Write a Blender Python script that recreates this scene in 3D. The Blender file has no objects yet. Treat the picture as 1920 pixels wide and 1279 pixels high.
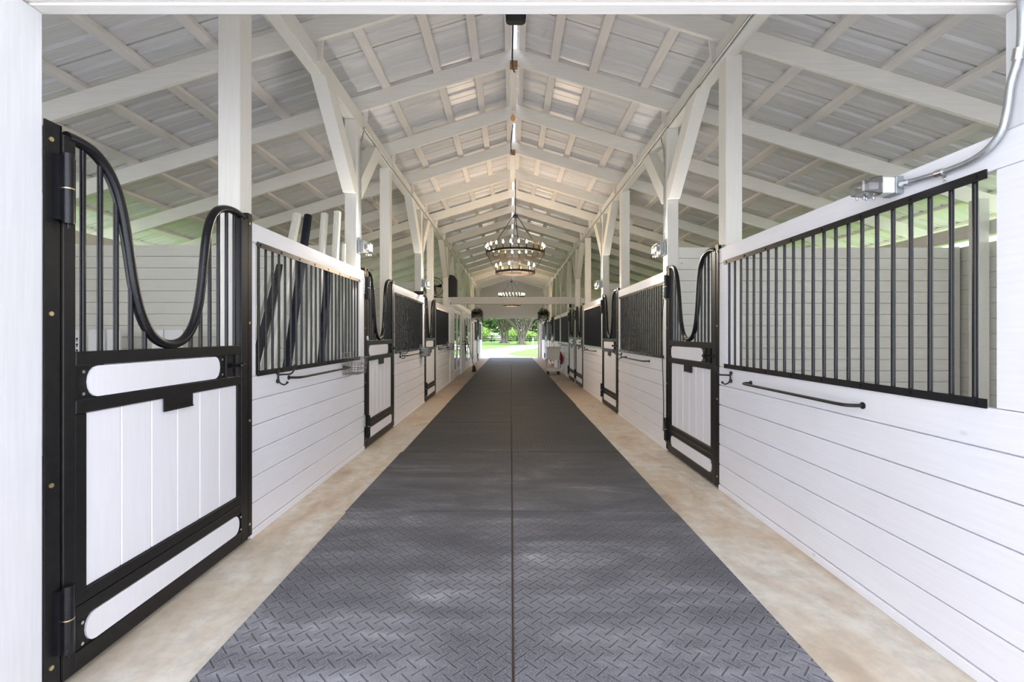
import bpy, math, random
from mathutils import Vector, Matrix
random.seed(7)
PI = math.pi
S = bpy.context.scene
C = S.collection

# ------------------------------------------------------------------ camera, light, exposure
cam_d = bpy.data.cameras.new('camera'); cam = bpy.data.objects.new('camera', cam_d); C.objects.link(cam)
cam.location = (0, 0, 1.37); cam.rotation_euler = (PI/2, 0, 0)
cam_d.sensor_width = 36; cam_d.lens = 860/1920*36
cam_d.shift_x = 2/1920; cam_d.shift_y = -11.5/1920
cam_d.clip_start = 0.05; cam_d.clip_end = 600
S.camera = cam
S.view_settings.view_transform = 'Standard'; S.view_settings.look = 'None'
S.view_settings.gamma = 1; S.view_settings.use_curve_mapping = False
S.view_settings.exposure = 1.27
S.cycles.max_bounces = 12; S.cycles.diffuse_bounces = 8; S.cycles.glossy_bounces = 4
S.cycles.transparent_max_bounces = 12; S.cycles.caustics_reflective = False; S.cycles.caustics_refractive = False
S.cycles.sample_clamp_indirect = 8

w = bpy.data.worlds.new('sky'); S.world = w; w.use_nodes = True
nt = w.node_tree; nt.nodes.clear()
out = nt.nodes.new('ShaderNodeOutputWorld'); bg = nt.nodes.new('ShaderNodeBackground')
tc = nt.nodes.new('ShaderNodeTexCoord'); sx = nt.nodes.new('ShaderNodeSeparateXYZ')
rp = nt.nodes.new('ShaderNodeValToRGB')
rp.color_ramp.elements[0].position = 0.0; rp.color_ramp.elements[0].color = (0.84, 0.86, 0.94, 1)
rp.color_ramp.elements[1].position = 0.6; rp.color_ramp.elements[1].color = (0.70, 0.76, 0.98, 1)
nt.links.new(tc.outputs['Generated'], sx.inputs[0]); nt.links.new(sx.outputs['Z'], rp.inputs[0])
nt.links.new(rp.outputs[0], bg.inputs[0]); bg.inputs[1].default_value = 1.9
nt.links.new(bg.outputs[0], out.inputs[0])
sd = bpy.data.lights.new('sun', 'SUN'); sd.energy = 3.2; sd.angle = math.radians(8); sd.color = (1, .98, .95)
so = bpy.data.objects.new('sun', sd); C.objects.link(so); so.rotation_euler = (math.radians(-12), math.radians(38), 0)
so.location = (4, -8, 20)

# ------------------------------------------------------------------ materials
def new_mat(name):
    m = bpy.data.materials.new(name); m.use_nodes = True
    t = m.node_tree; b = t.nodes['Principled BSDF']
    return m, t, b
def N(t, typ, **kw):
    n = t.nodes.new(typ)
    for k, v in kw.items(): setattr(n, k, v)
    return n
def mth(t, op, a, b=None, c=None):
    n = t.nodes.new('ShaderNodeMath'); n.operation = op
    for i, v in enumerate((a, b, c)):
        if v is None: continue
        if isinstance(v, (int, float)): n.inputs[i].default_value = v
        else: t.links.new(v, n.inputs[i])
    return n.outputs[0]
def noise(t, scale, detail=4, rough=.5, vec=None, dist=0):
    n = t.nodes.new('ShaderNodeTexNoise'); n.inputs['Scale'].default_value = scale
    n.inputs['Detail'].default_value = detail; n.inputs['Roughness'].default_value = rough
    n.inputs['Distortion'].default_value = dist
    if vec is not None: t.links.new(vec, n.inputs['Vector'])
    return n.outputs[0]
def ramp(t, fac, stops):
    r = t.nodes.new('ShaderNodeValToRGB'); e = r.color_ramp.elements
    e[0].position, e[0].color = stops[0][0], (*stops[0][1], 1)
    e[1].position, e[1].color = stops[-1][0], (*stops[-1][1], 1)
    for p, c in stops[1:-1]:
        x = e.new(p); x.color = (*c, 1)
    t.links.new(fac, r.inputs[0]); return r.outputs[0]
def mixc(t, fac, a, b):
    n = t.nodes.new('ShaderNodeMix'); n.data_type = 'RGBA'
    for sock, v in ((n.inputs[0], fac), (n.inputs[6], a), (n.inputs[7], b)):
        if isinstance(v, (int, float)): sock.default_value = v
        elif isinstance(v, tuple): sock.default_value = (*v, 1)
        else: t.links.new(v, sock)
    return n.outputs[2]
def geo_vec(t, scale=(1, 1, 1)):
    g = t.nodes.new('ShaderNodeNewGeometry'); m = t.nodes.new('ShaderNodeMapping')
    m.inputs['Scale'].default_value = scale
    t.links.new(g.outputs['Position'], m.inputs[0]); return m.outputs[0]
def bump(t, b, h, strength=.3, dist=.01):
    n = t.nodes.new('ShaderNodeBump'); n.inputs['Strength'].default_value = strength
    n.inputs['Distance'].default_value = dist
    t.links.new(h, n.inputs['Height']); t.links.new(n.outputs[0], b.inputs['Normal'])

def paint(name, col, axis='y', rough=.55, grime=.06, knots=.5, knotcol=(.46, .38, .25)):
    m, t, b = new_mat(name)
    st = {'x': (.6, 12, 12), 'y': (12, .6, 12), 'z': (12, 12, .6)}[axis]
    grain = noise(t, 6, 5, .6, geo_vec(t, st))
    blot = noise(t, 1.6, 4, .55, geo_vec(t))
    c1 = tuple(c*(1-grime) for c in col); c2 = tuple(min(1, c*(1+grime*.5)) for c in col)
    base = ramp(t, grain, [(.3, c1), (.65, c2)])
    base = mixc(t, ramp(t, blot, [(.42, (0, 0, 0)), (.75, (.5, .5, .5))]), base, tuple(c*(1-grime*1.6)*k for c, k in zip(col, (1, .985, .94))))
    # sparse knots bleeding through the paint
    s2 = {'x': (.55, 1, 1), 'y': (1, .55, 1), 'z': (1, 1, .55)}[axis]
    v = t.nodes.new('ShaderNodeTexVoronoi'); v.inputs['Scale'].default_value = 2.6
    t.links.new(geo_vec(t, s2), v.inputs['Vector'])
    kn = ramp(t, v.outputs['Distance'], [(.010, (knots, knots, knots)), (.034, (0, 0, 0))])
    base = mixc(t, kn, base, knotcol)
    t.links.new(base, b.inputs['Base Color'])
    b.inputs['Roughness'].default_value = rough; b.inputs['Specular IOR Level'].default_value = .4
    bump(t, b, grain, .25, .002)
    return m
def plain(name, col, rough=.5, metal=0, var=.1, scale=20, spec=.5, bmp=0):
    m, t, b = new_mat(name)
    n = noise(t, scale, 4, .6, geo_vec(t))
    t.links.new(ramp(t, n, [(.3, tuple(c*(1-var) for c in col)), (.7, tuple(min(1, c*(1+var)) for c in col))]), b.inputs['Base Color'])
    b.inputs['Roughness'].default_value = rough; b.inputs['Metallic'].default_value = metal
    b.inputs['Specular IOR Level'].default_value = spec
    if bmp: bump(t, b, n, bmp, .003)
    return m
def emis(name, col, strength):
    m, t, b = new_mat(name)
    b.inputs['Base Color'].default_value = (*col, 1)
    b.inputs['Emission Color'].default_value = (*col, 1); b.inputs['Emission Strength'].default_value = strength
    m.cycles.emission_sampling = 'NONE'
    return m
def glassy(name, tint=(1, 1, 1), refl=.12, rough=.02):
    m = bpy.data.materials.new(name); m.use_nodes = True; t = m.node_tree; t.nodes.clear()
    o = N(t, 'ShaderNodeOutputMaterial'); a = N(t, 'ShaderNodeBsdfTransparent'); g = N(t, 'ShaderNodeBsdfGlossy')
    a.inputs[0].default_value = (*tint, 1); g.inputs['Roughness'].default_value = rough
    mx = N(t, 'ShaderNodeMixShader'); fr = N(t, 'ShaderNodeFresnel'); fr.inputs[0].default_value = 1.5
    t.links.new(mth(t, 'MINIMUM', mth(t, 'ADD', mth(t, 'MULTIPLY', fr.outputs[0], 1.5), refl-.05), 1), mx.inputs[0])
    t.links.new(a.outputs[0], mx.inputs[1]); t.links.new(g.outputs[0], mx.inputs[2]); t.links.new(mx.outputs[0], o.inputs[0])
    return m

WALLC = (.855, .85, .885)
M_wall = paint('white_wall_paint', WALLC, 'y', .5, .035, .35)
M_wallv = paint('white_panel_paint', WALLC, 'z', .45, .03, .15)
M_entry = paint('dimmed_white_paint', (.74, .74, .76), 'z', .55, .05, .3)  # wall white darkened to offset strong sky light on the entrance posts
M_part = paint('partition_paint', (.78, .765, .70), 'x', .6, .06, .7)
M_outer = paint('outer_wall_paint', (.78, .77, .71), 'y', .6, .06, .5)
M_post = paint('post_paint', (.80, .775, .715), 'z', .55, .05, .35)
M_beam = paint('beam_paint', (.80, .78, .73), 'y', .55, .06, .3)
M_grey = paint('grey_beam_paint', (.55, .53, .50), 'x', .6, .06, .2)
M_raft = paint('rafter_paint', (.84, .815, .755), 'x', .55, .06, .35, (.42, .27, .13))
M_purl = paint('purlin_paint', (.78, .745, .71), 'y', .6, .08, .3, (.35, .25, .17))
M_sheet, t, b = new_mat('painted_roof_sheet')
g = noise(t, 5, 6, .65, geo_vec(t, (.7, 14, 1)))
t.links.new(ramp(t, g, [(.3, (.62, .615, .61)), (.68, (.74, .735, .73))]), b.inputs['Base Color'])
b.inputs['Roughness'].default_value = .32
M_black = plain('black_gloss_paint', (.009, .009, .011), .24, 0, .3, 40, .4)
M_blackm = plain('black_satin_paint', (.011, .0105, .011), .40, 0, .3, 30, .3)
M_iron = plain('black_iron', (.025, .022, .02), .5, .3, .3, 30)
M_bronze = plain('dark_bronze', (.035, .022, .016), .45, .5, .3, 30)
M_brass = plain('brass', (.75, .6, .33), .35, .9, .1, 30)
M_galv = plain('galvanised_steel', (.5, .53, .55), .38, .85, .12, 25)
M_gbox = plain('grey_box_metal', (.38, .41, .42), .5, .5, .1, 25)
M_chrome = plain('bright_steel', (.75, .75, .75), .25, 1, .05, 30)
M_wire = plain('grey_wire', (.25, .24, .23), .5, .6, .2, 30)
M_navy = plain('navy_pole_paint', (.010, .013, .026), .5, 0, .35, 12, .4)
M_pole = paint('cream_pole_paint', (.80, .78, .68), 'z', .55, .1, .6)
M_rawwood = plain('bare_wood', (.33, .17, .08), .7, 0, .3, 25, .3)
M_plast = plain('white_plastic', (.8, .8, .8), .4, 0, .03, 10)
M_sink = plain('grey_white_plastic', (.62, .6, .57), .45, 0, .05, 10)
M_red = plain('red_enamel', (.35, .015, .02), .35, 0, .1, 10)
M_rubber = plain('black_rubber', (.02, .02, .02), .7, 0, .2, 30)
M_cloth = plain('black_cabinet', (.012, .012, .013), .6, 0, .3, 20)
M_leafd = plain('dark_leaves', (.012, .022, .010), .6, 0, .5, 8)
M_flower = plain('pale_flowers', (.45, .45, .40), .6, 0, .2, 8)
M_glass = glassy('window_glass', (.97, .99, .98), .10)
M_clear = glassy('clear_plastic', (.78, .78, .78), .28, .15)
M_bulb = emis('lit_bulb', (1, .84, .55), 9)
M_amber = plain('amber_bulb_glass', (.75, .42, .16), .15, 0, .05, 10)
M_concrete, t, b = new_mat('stained_concrete')
n1 = noise(t, 1.3, 6, .6, geo_vec(t, (1.6, .7, 1)), .4); n2 = noise(t, 9, 6, .7, geo_vec(t)); n3 = noise(t, .45, 3, .5, geo_vec(t))
c = ramp(t, n1, [(.3, (.44, .31, .20)), (.44, (.68, .56, .41)), (.56, (.78, .73, .62)), (.70, (.58, .39, .23))])
c = mixc(t, ramp(t, n2, [(.35, (.45, .45, .45)), (.6, (0, 0, 0))]), c, (.38, .31, .24))
c = mixc(t, ramp(t, n3, [(.4, (0, 0, 0)), (.7, (.45, .45, .45))]), c, (.56, .57, .48))
# slab blends to a darker red-brown with depth along the aisle
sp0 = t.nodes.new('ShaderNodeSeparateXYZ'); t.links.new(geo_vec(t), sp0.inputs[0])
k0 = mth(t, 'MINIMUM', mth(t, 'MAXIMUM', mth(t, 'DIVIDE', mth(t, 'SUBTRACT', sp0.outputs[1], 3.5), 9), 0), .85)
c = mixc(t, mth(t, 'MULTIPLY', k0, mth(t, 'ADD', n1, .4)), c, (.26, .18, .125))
t.links.new(c, b.inputs['Base Color']); b.inputs['Roughness'].default_value = .6; bump(t, b, n2, .2, .002)
M_dirt = plain('stall_bedding', (.30, .25, .19), .9, 0, .25, 6)
M_gravel = plain('pale_gravel', (.78, .775, .76), .9, 0, .1, 3)
M_grass, t, b = new_mat('lawn_grass')
n1 = noise(t, .35, 5, .6, geo_vec(t)); n2 = noise(t, 6, 4, .6, geo_vec(t))
c = mixc(t, mth(t, 'MULTIPLY', n2, .6), ramp(t, n1, [(.3, (.085, .175, .018)), (.7, (.14, .245, .03))]), (.06, .13, .015))
t.links.new(c, b.inputs['Base Color']); b.inputs['Roughness'].default_value = .9
M_bark = plain('grey_bark', (.21, .185, .15), .85, 0, .3, 6, .3)
M_leaf1 = plain('green_leaves', (.09, .17, .04), .6, 0, .45, 1.2)
M_leaf2 = plain('light_green_leaves', (.28, .42, .09), .6, 0, .3, 1.2)
M_darkfence = plain('black_board_fence', (.02, .02, .02), .7, 0, .2, 6)

# rubber mat with raised tread dashes at +-45 degrees
M_mat, t, b = new_mat('rubber_mat')
g = t.nodes.new('ShaderNodeNewGeometry'); sp = t.nodes.new('ShaderNodeSeparateXYZ'); t.links.new(g.outputs['Position'], sp.inputs[0])
def dash(off, sgn, L=.66, Wd=.068):
    cell = .082
    px = mth(t, 'SUBTRACT', mth(t, 'FRACT', mth(t, 'ADD', mth(t, 'DIVIDE', sp.outputs[0], cell), off+50)), .5)
    py = mth(t, 'SUBTRACT', mth(t, 'FRACT', mth(t, 'ADD', mth(t, 'DIVIDE', sp.outputs[1], cell), off+50)), .5)
    al = mth(t, 'ABSOLUTE', mth(t, 'ADD', px, mth(t, 'MULTIPLY', py, sgn)))
    ac = mth(t, 'ABSOLUTE', mth(t, 'SUBTRACT', px, mth(t, 'MULTIPLY', py, sgn)))
    a = mth(t, 'MULTIPLY', mth(t, 'SUBTRACT', L, al), 10); a = mth(t, 'MINIMUM', mth(t, 'MAXIMUM', a, 0), 1)
    c = mth(t, 'MULTIPLY', mth(t, 'SUBTRACT', Wd, ac), 22); c = mth(t, 'MINIMUM', mth(t, 'MAXIMUM', c, 0), 1)
    return mth(t, 'MULTIPLY', a, c)
tread = mth(t, 'MAXIMUM', dash(0, 1), dash(.5, -1))
rim = mth(t, 'SUBTRACT', mth(t, 'MAXIMUM', dash(0, 1, .72, .135), dash(.5, -1, .72, .135)), tread)
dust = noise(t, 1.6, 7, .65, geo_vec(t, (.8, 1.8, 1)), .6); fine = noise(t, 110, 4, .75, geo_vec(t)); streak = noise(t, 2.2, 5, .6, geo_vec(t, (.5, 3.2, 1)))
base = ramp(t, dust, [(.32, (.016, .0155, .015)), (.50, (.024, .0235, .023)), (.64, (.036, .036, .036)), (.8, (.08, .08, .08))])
# pale dust plus entrance light, painted into the colour and fading with depth
dusty_lit = ramp(t, dust, [(.30, (.13, .13, .14)), (.46, (.22, .22, .238)), (.58, (.34, .34, .36)), (.72, (.68, .68, .69))])
dust_light = mth(t, 'SUBTRACT', 1.25, mth(t, 'DIVIDE', sp.outputs[1], 4.6)); dust_light = mth(t, 'MINIMUM', mth(t, 'MAXIMUM', dust_light, 0), 1)
base = mixc(t, dust_light, base, dusty_lit)
base = mixc(t, ramp(t, streak, [(.42, (0, 0, 0)), (.68, (.7, .7, .7))]), base, mixc(t, dust_light, (.014, .014, .014), (.10, .10, .11)))
base = mixc(t, ramp(t, fine, [(.48, (0, 0, 0)), (.72, (.65, .65, .65))]), base, mixc(t, dust_light, (.04, .04, .04), (.50, .50, .53)))
base = mixc(t, mth(t, 'MULTIPLY', rim, .22), base, (.42, .42, .44))
base = mixc(t, mth(t, 'MULTIPLY', tread, .45), base, (.05, .05, .055))
t.links.new(base, b.inputs['Base Color']); b.inputs['Roughness'].default_value = .62; b.inputs['Specular IOR Level'].default_value = .28
hh = mth(t, 'ADD', mth(t, 'MULTIPLY', tread, -1), mth(t, 'MULTIPLY', fine, .35))
bump(t, b, hh, 1.0, .010)

# ------------------------------------------------------------------ mesh helpers
class MB:
    def __init__(s): s.v = []; s.f = []; s.sm = []
    def add(s, vs, fs, smooth=False):
        o = len(s.v); s.v += [tuple(v) for v in vs]
        for f in fs: s.f.append([i+o for i in f]); s.sm.append(smooth)
    def box(s, x0, x1, y0, y1, z0, z1):
        if x0 > x1: x0, x1 = x1, x0
        if y0 > y1: y0, y1 = y1, y0
        s.add([(x0,y0,z0),(x1,y0,z0),(x1,y1,z0),(x0,y1,z0),(x0,y0,z1),(x1,y0,z1),(x1,y1,z1),(x0,y1,z1)],
              [(0,3,2,1),(4,5,6,7),(0,1,5,4),(1,2,6,5),(2,3,7,6),(3,0,4,7)]); return s
    def prism(s, poly, axis, a0, a1):
        # poly: list of 2D points in the two other axes (in xyz order); extruded along axis
        def p(q, a):
            return {'x': (a, q[0], q[1]), 'y': (q[0], a, q[1]), 'z': (q[0], q[1], a)}[axis]
        n = len(poly); vs = [p(q, a0) for q in poly] + [p(q, a1) for q in poly]
        fs = [list(range(n))[::-1], list(range(n, 2*n))] + [(i, (i+1) % n, n+(i+1) % n, n+i) for i in range(n)]
        s.add(vs, fs); return s
    def tube(s, pts, r, n=8, closed=False, caps=True):
        P = [Vector(p) for p in pts]; m = len(P); T = []
        for i in range(m):
            a = P[(i-1) % m] if closed or i > 0 else P[i]; b_ = P[(i+1) % m] if closed or i < m-1 else P[i]
            d = b_-a; T.append(d.normalized() if d.length > 1e-9 else Vector((0, 0, 1)))
        u = T[0].orthogonal().normalized(); rings = []
        for i in range(m):
            u = (u - T[i]*u.dot(T[i])); u = u.normalized() if u.length > 1e-6 else T[i].orthogonal().normalized()
            w_ = T[i].cross(u); rr = r[i] if isinstance(r, (list, tuple)) else r
            rings.append([P[i]+(u*math.cos(2*PI*k/n)+w_*math.sin(2*PI*k/n))*rr for k in range(n)])
        vs = [q for R in rings for q in R]; fs = []
        for i in range(m if closed else m-1):
            j = (i+1) % m
            for k in range(n): fs.append((i*n+k, i*n+(k+1) % n, j*n+(k+1) % n, j*n+k))
        s.add(vs, fs, True)
        if caps and not closed:
            s.add(rings[0], [list(range(n))[::-1]]); s.add(rings[-1], [list(range(n))])
        return s
    def lathe(s, prof, c=(0, 0, 0), n=16, closed=False):
        vs = []; m = len(prof)
        for (r, z) in prof:
            for k in range(n): vs.append((c[0]+r*math.cos(2*PI*k/n), c[1]+r*math.sin(2*PI*k/n), c[2]+z))
        fs = []
        for i in range(m if closed else m-1):
            j = (i+1) % m
            for k in range(n): fs.append((i*n+k, i*n+(k+1) % n, j*n+(k+1) % n, j*n+k))
        s.add(vs, fs, not closed); return s
    def ball(s, c, r, n=10, sz=1):
        pr = [(max(1e-4, r*math.sin(PI*i/n)), -r*sz*math.cos(PI*i/n)) for i in range(n+1)]
        return s.lathe(pr, c, n+2)
    def disc(s, c, r, nrm, th=.004, n=10):
        nv = Vector(nrm).normalized(); return s.tube([Vector(c), Vector(c)+nv*th], r, n)
    def build(s, name, mat, parent=None, loc=None, bev=0, rot=None):
        me = bpy.data.meshes.new(name); me.from_pydata(s.v, [], s.f); me.update()
        me.polygons.foreach_set('use_smooth', s.sm)
        me.materials.append(mat); o = bpy.data.objects.new(name, me); C.objects.link(o)
        if parent: o.parent = parent
        if loc: o.location = loc
        if rot: o.rotation_euler = rot
        if bev:
            b_ = o.modifiers.new('bevel', 'BEVEL'); b_.width = bev; b_.segments = 1; b_.limit_method = 'ANGLE'
        return o
def box(*a): return MB().box(*a)
def empty(name, loc=(0, 0, 0), rz=0):
    o = bpy.data.objects.new(name, None); C.objects.link(o); o.location = loc; o.rotation_euler = (0, 0, rz); o.empty_display_size = .1
    return o
def tag(o, label, cat, group=None):
    o['label'] = label; o['category'] = cat
    if group: o['group'] = group
    return o
def struct(o): o['kind'] = 'structure'; return o
def children(o): return [c for c in bpy.data.objects if c.parent == o]
def copy_tree(o, parent=None, cache=None):
    c_ = o.copy(); C.objects.link(c_); c_.parent = parent
    for ch in children(o): copy_tree(ch, c_)
    return c_
def catmull(P, k=5):
    P = [Vector(p) for p in P]; out_ = []
    for i in range(len(P)-1):
        p0 = P[max(0, i-1)]; p1 = P[i]; p2 = P[i+1]; p3 = P[min(len(P)-1, i+2)]
        for j in range(k):
            q = j/k
            out_.append(.5*((2*p1)+(-p0+p2)*q+(2*p0-5*p1+4*p2-p3)*q*q+(-p0+3*p1-3*p2+p3)*q**3))
    out_.append(P[-1]); return out_
ORD = ['first', 'second', 'third', 'fourth', 'fifth', 'sixth', 'seventh', 'eighth', 'ninth', 'tenth', 'eleventh', 'twelfth',
       'thirteenth', 'fourteenth', 'fifteenth', 'sixteenth', 'seventeenth', 'eighteenth', 'nineteenth', 'twentieth', 'twenty-first', 'twenty-second']

WL, WR = 1.746, 1.843         # aisle faces of the stall fronts
YEND = 27.5; XO = 5.4; RX = .05
def W(s): return WL if s < 0 else WR
def xx(s, d): return s*(W(s)+d)
SIDE = {-1: 'left', 1: 'right'}
def zb(x): return 4.606-abs(x-RX)*.306      # underside of rafters

# ------------------------------------------------------------------ ground and floor
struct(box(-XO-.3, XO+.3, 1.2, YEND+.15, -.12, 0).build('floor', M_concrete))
for s in (-1, 1):
    struct(box(xx(s, .05), s*(XO-.02), 1.6, YEND-.05, .0, .012).build('floor', M_dirt))
g = MB(); g.add([(-200, -60, -.13), (200, -60, -.13), (200, 260, -.13), (-200, 260, -.13)], [(0, 1, 2, 3)])
tag(g.build('lawn', M_grass), 'green grass lawn around and beyond the barn', 'grass')
bpy.data.objects['lawn']['kind'] = 'stuff'
def flat(poly, z0, z1, name, mat): return MB().prism(poly, 'z', z0, z1).build(name, mat)
struct(flat([(-15, -30), (15, -30), (15, 1.2), (-15, 1.2)], -.125, -.03, 'floor', M_gravel))
dr = flat([(-14, 27.66), (3.2, 27.66), (1.9, 29.3), (.6, 31), (-.5, 35), (.5, 42), (3.1, 53), (8, 62), (14, 68), (14, 80), (4, 69), (.1, 59), (-2.8, 43.6), (-14, 40)], -.125, -.10, 'gravel_drive', M_gravel)
tag(dr, 'pale sunlit gravel drive curving right outside the far doorway', 'drive')

# rubber mats
ROW = 1.79
nm = 0
for k in range(1, 16):
    y0 = -.06+ROW*k; y1 = min(y0+ROW-.004, 27.2)
    if y1-y0 < .3: continue
    for s in (-1, 1):
        dx = random.uniform(-.006, .006) + (.012 if s > 0 and k == 1 else 0) + (-.012 if s < 0 and k == 2 else 0)
        m_ = MB(); a0, a1 = (-1.256+dx, .004) if s < 0 else (.013, 1.256+dx)
        m_.box(a0+random.uniform(0, .002), a1, y0, y1, .0, .018+random.uniform(-.001, .001))
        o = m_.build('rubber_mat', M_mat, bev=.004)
        tag(o, f'{SIDE[s]} black rubber floor mat with diamond tread, {ORD[k-1]} row from the entrance', 'mat', 'rubber aisle mats')

struct(box(.0045, .0125, 1.75, 27.1, 0, .008).build('floor', plain('packed_dirt', (.10, .065, .04), .9)))
# ------------------------------------------------------------------ timber frame
trim_i = [0]
def trim(o): trim_i[0] += 1; return struct(o)
# entrance posts and header beam
for s in (-1, 1):
    m_ = MB().box(xx(s, 0), xx(s, .18), 1.50, 1.711, 2.132 if s > 0 else 0, 2.569)
    if s > 0: m_.box(xx(s, .043), xx(s, .18), 1.50, 1.711, 0, 2.132)
    o = m_.build('entrance_post', M_entry, bev=.004)
    tag(o, f'thick white timber post at the {SIDE[s]} edge of the entrance opening', 'post')
hb = MB(); hb.box(-2.05, 2.1, 1.665, 1.72, 2.57, 2.86); hb.box(-2.05, 2.1, 1.49, 1.663, 2.576, 2.86)
tag(hb.build('entrance_beam', M_raft, bev=.004), 'white header beam across the very top of the entrance opening', 'beam')

m_ = MB()
for s in (-1, 1): m_.prism([(0, 2.862), (s*2.05, 2.862), (s*2.05, 2.43), (s*XO, 2.43), (s*XO, zb(s*XO)+.15), (RX, zb(RX)+.15), (0, zb(RX)+.15)], 'y', 1.40, 1.44)
struct(m_.build('wall_front', M_wallv))
# long eave beams over the stall fronts
for s in (-1, 1):
    o = box(xx(s, .03), xx(s, .14), 1.2, YEND-.05, 3.82, 4.0).build('roof_beam', M_beam, bev=.004)
    tag(o, f'long white roof beam running above the {SIDE[s]} row of stalls', 'beam')
    o = box(s*(XO-.02), s*(XO+.12), 1.2, YEND+.1, 2.50, 2.66).build('eave_beam', M_beam, bev=.004)
    tag(o, f'white eave beam under the roof edge on the outer {SIDE[s]} side', 'beam')

YR = [5.50+1.32*k for k in range(-2, 17)]
for i, y in enumerate(YR):
    for s in (-1, 1):
        x1 = RX+s*6.35
        m_ = MB().prism([(RX, zb(RX)), (x1, zb(x1)), (x1, zb(x1)+.19), (RX, zb(RX)+.19)], 'y', y-.02, y+.02)
        ro = m_.build('rafter', M_raft, bev=.003)
        xc = s*(W(s)+.03)
        MB().prism([(xc, 3.88), (xc-s*.035, 3.88), (xc-s*.06, 4.16), (xc, 4.16)], 'y', y+.021, y+.05).build('cleat', M_purl, ro)
        tag(ro, f'white timber rafter on the {SIDE[s]} roof slope, {ORD[i]} counting from the entrance', 'rafter', 'roof rafters')
pur = [.06, .47, .93, 1.54, 2.15, 2.74, 3.35, 3.94, 4.55, 5.15, 5.75, 6.25]
for i, d in enumerate(pur):
    for s in (-1, 1):
        a, b_ = RX+s*(d-.045 if i else .045), RX+s*(d+.045 if i else .12)
        za, zc = zb(a)+.19, zb(b_)+.19
        m_ = MB().prism([(a, za), (b_, zc), (b_, zc+.04), (a, za+.04)], 'y', -2.4, YEND+.1)  # front ends carry the unseen overhang added to block sky light
        tag(m_.build('purlin', M_purl, bev=.003), f'white roof purlin on the {SIDE[s]} slope, {ORD[i]} down from the ridge', 'purlin', 'roof purlins')
# ribbed roof sheets, ribs run down the slope, laps every 0.9 m
prof = []
y = -2.455  # sheets start ahead of the entrance: unseen overhang added to shade near walls
i = 0
while y < YEND+.5:
    prof += [(y, 0), (y+.020, .022), (y+.055, .022), (y+.075, 0), (y+.16, 0), (y+.165, .004), (y+.185, .004), (y+.19, 0)]
    if i % 3 == 2: prof += [(y+.236, 0), (y+.2365, .06), (y+.2525, .06), (y+.253, 0)]
    y += .305; i += 1
for s in (-1, 1):
    m_ = MB(); vs = []; xs = [RX+s*.019, RX+s*3.2, RX+s*6.5]
    for (yy, h) in prof:
        for x in xs: vs.append((x, yy, zb(x)+.232+h))
    fs = []
    for i in range(len(prof)-1):
        for j in range(2):
            a = i*3+j; fs.append((a, a+1, a+4, a+3) if s > 0 else (a, a+3, a+4, a+1))
    m_.add(vs, fs); o = struct(m_.build('ceiling', M_sheet)); 
    sol = o.modifiers.new('thick', 'SOLIDIFY'); sol.thickness = .004; sol.offset = 1

# posts
def post(s, y0, x0, x1, z1, label, y1=None):
    tack = s < 0 and 13 < y0 < 20.3
    m_ = MB().box(s*x0, s*x1, y0, y1 or y0+.14, 2.422 if tack else 2.132 if x0 < W(s)+.04 else 0, z1)
    if x0 < W(s)+.04 and not tack: m_.box(s*(W(s)+.043), s*x1, y0+.001, y0+.139, 0, 2.132)
    return tag(m_.build('timber_post', M_post, bev=.004), label, 'post')
braced = {-1: [5.20, 8.97, 12.72, 16.5, 20.15, 25.1], 1: [5.43, 9.25, 13.08, 17.0, 20.98, 24.78]}
plainp = {-1: [3.03, 6.76, 10.52, 14.35, 18.2, 22.2], 1: [4.03, 7.84, 11.62, 15.3, 19.2, 22.9]}
for s in (-1, 1):
    for i, y in enumerate(braced[s]):
        o = post(s, y, W(s)+.006, W(s)+.14, 3.82, f'white timber post with diagonal braces, {ORD[i]} braced post on the {SIDE[s]}')
        for dy in (-1, 1):
            ya = y if dy < 0 else y+.14
            pl = [(ya, 2.97), (ya, 3.17), (ya+dy*.62, 3.82), (ya+dy*.88, 3.82), (ya+dy*.06, 2.97)]
            m_ = MB().prism(pl, 'x', xx(s, .006), xx(s, .14))
            m_.build('brace', M_post, o, bev=.003)
    for i, y in enumerate(plainp[s]):
        post(s, y, W(s)+.045, W(s)+.19, 3.84, f'plain white timber post without braces, {ORD[i]} plain post on the {SIDE[s]}')
# cross beam over the aisle
o = box(-1.90, 1.98, 13.2, 13.3, 2.26, 2.46).build('cross_beam', M_grey, bev=.004)
tag(o, 'low grey-white beam crossing the aisle overhead in the distance', 'beam')

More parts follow.
